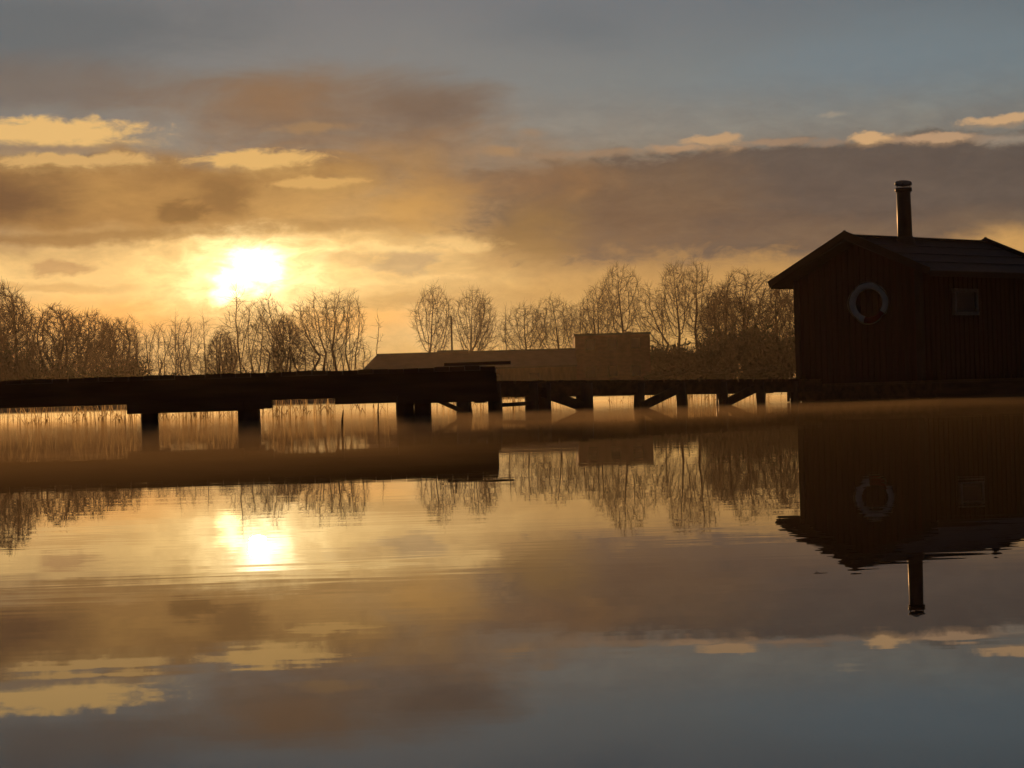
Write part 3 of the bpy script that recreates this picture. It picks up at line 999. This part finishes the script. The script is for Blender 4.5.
left = [
    ('dense_a', 4, 284, 226, 62, 'big dark bushy tree at the far left edge, tallest of the left wood'),
    ('broad', -30, 282, 236, 110, 'wide dark tree cut by the left edge of the picture'),
    ('dense_b', 58, 304, 228, 62, 'dense round tree second from the left edge'),
    ('dense_a', 92, 311, 232, 56, 'dense tree with ragged top, middle of the dark left clump'),
    ('dense_b', 118, 318, 230, 44, 'dense tree at the right shoulder of the dark left clump'),
    ('stems_b', 133, 316, 236, 26, 'thin topped tree closing the dark left clump on the right'),
    ('slim_b', 148, 330, 232, 16, 'spindly low tree first in the open row right of the dark clump'),
    ('stems_a', 162, 322, 232, 28, 'many stemmed tree second in the open row right of the dark clump'),
    ('slim_a', 177, 312, 236, 18, 'slim pointed tree third in the open row right of the dark clump'),
    ('stems_b', 188, 318, 230, 28, 'many stemmed tree left of the tallest spire under the sun'),
    ('slim_a', 206, 312, 234, 20, 'slim upright tree left of the sun glow'),
    ('dense_b', 224, 328, 230, 30, 'low dense tree below the left edge of the sun'),
    ('slim_a', 240, 284, 240, 30, 'tall spire shaped tree reaching up into the sun'),
    ('stems_a', 256, 300, 234, 32, 'forked tree straight under the sun'),
    ('narrow_b', 271, 291, 236, 32, 'bare tree just right of the sun with upright limbs'),
    ('dense_b', 287, 314, 230, 32, 'low dense tree right of the sun between taller ones'),
    ('narrow_b', 303, 298, 238, 30, 'flat topped bare tree midway between sun and barn'),
    ('stems_b', 320, 292, 234, 34, 'many stemmed tree with tall whippy tops third from the wood right end'),
    ('narrow_a', 338, 290, 236, 34, 'tall bare tree with slanting stem second from the wood right end'),
    ('stems_b', 354, 292, 232, 28, 'last bare tree at the right end of the left wood, by the barn'),
    ('wisp', 380, 313, 236, 12, 'thin wispy sapling standing alone left of the barn roof'),
]
for i, (k, px, top, d, w, lb) in enumerate(left):
    tree(k, px, top, d, w, None, lb, GL)
# the crowd of thin stems between, that nothing tells apart
rn = random.Random(31)
for i in range(32):
    px = -40 + i * 12.8 + rn.uniform(-5, 5)
    if px > 362: break
    top = (330 if px < 140 else 338) + rn.uniform(-8, 14)
    tree(rn.choice(('slim_a', 'slim_b', 'stems_a', 'stems_b')), px, top, rn.uniform(218, 250), rn.uniform(20, 32), None,
         'thin bare understorey tree in the thicket of the left wood', 'thin understorey trees of the left wood', 'young_tree')


# ------------------------------------------------------------------ scrub and hedges on the far shore
def bush_mesh(seed, n=2600):
    rs = np.random.RandomState(seed)
    b = MB()
    lobes = [(rs.uniform(-.55, .55), rs.uniform(-.4, .4), rs.uniform(.25, .62), rs.uniform(.25, .42)) for _ in range(9)]
    for i in range(n):
        lx, ly, lz, lr = lobes[rs.randint(len(lobes))]
        v = rs.normal(0, 1, 3); v /= np.linalg.norm(v)
        r = lr * rs.uniform(.2, 1.1) ** .6
        c = np.array([lx, ly, lz]) + v * r * np.array([1, .8, 1.0])
        if c[2] < 0: c[2] = abs(c[2]) * .5
        s = rs.uniform(.018, .045)
        a = rs.normal(0, 1, 3); a /= np.linalg.norm(a); bb = np.cross(a, v); bb /= np.linalg.norm(bb) + 1e-6
        b.poly([c - a * s * 1.6, c + bb * s * .6, c + a * s * 1.6, c - bb * s * .6], [(0, 1, 2, 3)])
    for i in range(240):
        lx, ly, lz, lr = lobes[rs.randint(len(lobes))]
        v = rs.normal(0, 1, 3); v[2] = abs(v[2]) + .3; v /= np.linalg.norm(v)
        c = np.array([lx, ly, lz]); e = c + v * lr * rs.uniform(.9, 1.5)
        b.tube([(lx * .2, ly * .2, 0), c * .8, e], [.008, .006, .002], 3, False)
    return b.mesh('foliage', M['bush'])


BM = [bush_mesh(s) for s in (1, 2, 3, 4)]
def bush(px, top, d, wpx, label, group, rn=random.Random(5)):
    p = at(px, top, d); gz = ground_z(p.x, d)
    o = bpy.data.objects.new('bush', rn.choice(BM)); C.objects.link(o)
    o.location = (xat(px, d, 1.5), d, gz - .1)
    w = wpx * d / F
    o.scale = (w / 1.5, w / 1.9, (p.z - gz) / 0.92)
    o.rotation_euler = (0, 0, rn.uniform(-.5, .5) + rn.choice((0, math.pi)))
    tag(o, label, 'bush', group)


for px, top, w in ((655, 344, 50), (668, 340, 50), (688, 336, 50), (716, 330, 56), (744, 322, 60), (772, 318, 60), (800, 322, 60), (700, 346, 60), (760, 336, 70)):
    bush(px, top, 222 + (px % 7) * 2, w, 'dusky dense bush in the misty thicket between the flat roofed house and the hut', 'bushes of the misty thicket by the hut')
for px, top, w in ((668, 366, 60), (716, 364, 60), (764, 362, 60)):
    bush(px, top, 206, w, 'low dark bush at the foot of the misty thicket by the hut', 'low bushes at the foot of the misty thicket')
rn = random.Random(9)
px = -60
while px < 372:
    w = rn.uniform(30, 52)
    top = (350 if px < 60 else 358) + rn.uniform(-5, 8) if px < 140 else 371 + rn.uniform(-3, 5)
    bush(px, top, rn.uniform(204, 214), w, 'low dark shrub in the undergrowth along the foot of the left wood', 'shrubs under the left wood')
    px += w * 0.62


# ------------------------------------------------------------------ buildings on the far shore
def barn():
    d = 200.0
    gz = ground_z(xat(460, d), d)
    x0, x1 = xat(361, d, 4), xat(577, d, 4)
    zr = at(470, 351, d).z; ze = at(470, 368, d).z
    root = empty('barn', ((x0 + x1) / 2, d + 4, gz))
    tag(root, 'long low barn with grey hipped roof on the far shore', 'barn')
    hx = (x1 - x0) / 2; dep = 4.0
    ze -= gz; zr -= gz
    w = MB().box(-hx + .4, hx - .05, -dep + .4, dep - .4, -.3, ze - .02)
    w.build('wall', M['plank'], root)
    r = MB()
    hip = 1.35
    r.poly([(-hx, -dep, ze), (hx, -dep, ze), (hx, dep, ze), (-hx, dep, ze), (-hx + hip, 0, zr), (hx - hip * .02, 0, zr),
            (-hx, -dep, ze - .16), (hx, -dep, ze - .16), (hx, dep, ze - .16), (-hx, dep, ze - .16)],
           [(0, 1, 5, 4), (2, 3, 4, 5), (3, 0, 4), (1, 2, 5), (0, 6, 7, 1), (1, 7, 8, 2), (2, 8, 9, 3), (3, 9, 6, 0), (9, 8, 7, 6)])
    r.beam((-hx + hip, 0, zr + .03), (hx - hip * .02, 0, zr + .03), .3, .12)
    rf = r.build('roof', M['tile'], root)
    # raised ridge ventilator over the middle
    v0 = xat(452, d, 4) - root.location.x
    MB().box(v0 - 1.6, v0 + 1.6, -.35, .35, zr - .2, zr + .24).build('ridge_vent', M['tile'], rf)
    for k in (-7.5, -3.5, 2.5, 6.5):
        wn = MB().box(k - .6, k + .6, -dep + .33, -dep + .46, 1.0, 2.0).build('window', M['plank'], root)
        MB().box(k - .5, k + .5, -dep + .30, -dep + .325, 1.1, 1.9).build('pane', M['glass'], wn)
    MB().box(-1.4, 1.0, -dep + .34, -dep + .46, -.2, 2.2).build('door', M['trim'], root)


barn()


def house():
    d = 212.0
    gz = ground_z(xat(612, d), d)
    x0, x1 = xat(575, d, 6), xat(650, d, 6)
    zt = at(612, 333, d).z - gz
    root = empty('flat_roofed_house', ((x0 + x1) / 2, d + 4, gz))
    tag(root, 'square brown two storey house with flat roof right of the barn', 'house')
    hx = (x1 - x0) / 2; dep = 4
    MB().box(-hx, hx, -dep, dep, -.3, zt - .22).build('wall', M['brick'], root)
    r = MB().box(-hx - .12, hx + .12, -dep - .12, dep + .12, zt - .217, zt)
    rf = r.build('roof', M['tile'], root)
    MB().box(hx - 2.4, hx - 1.7, -.4, .4, zt + .002, zt + .22).build('vent', M['tile'], rf)
    for fz in (1.0, 3.9):
        for k in (-2.4, 0, 2.4):
            wn = MB().box(k - .55, k + .55, -dep - .04, -dep - .003, fz, fz + 1.3).build('window', M['plank'], root)
            MB().box(k - .46, k + .46, -dep - .06, -dep - .042, fz + .09, fz + 1.21).build('pane', M['glass'], wn)


house()


def pole():
    d = 215.0
    x = xat(452, d, 6); gz = ground_z(x, d)
    root = empty('utility_pole', (x, d, gz))
    tag(root, 'thin upright wooden pole behind the barn between two round trees', 'pole')
    zt = at(452, 316, d).z - gz
    MB().tube([(0, 0, -.3), (0, 0, zt)], [.12, .09], 10).build('shaft', M['bark'], root, True)


pole()
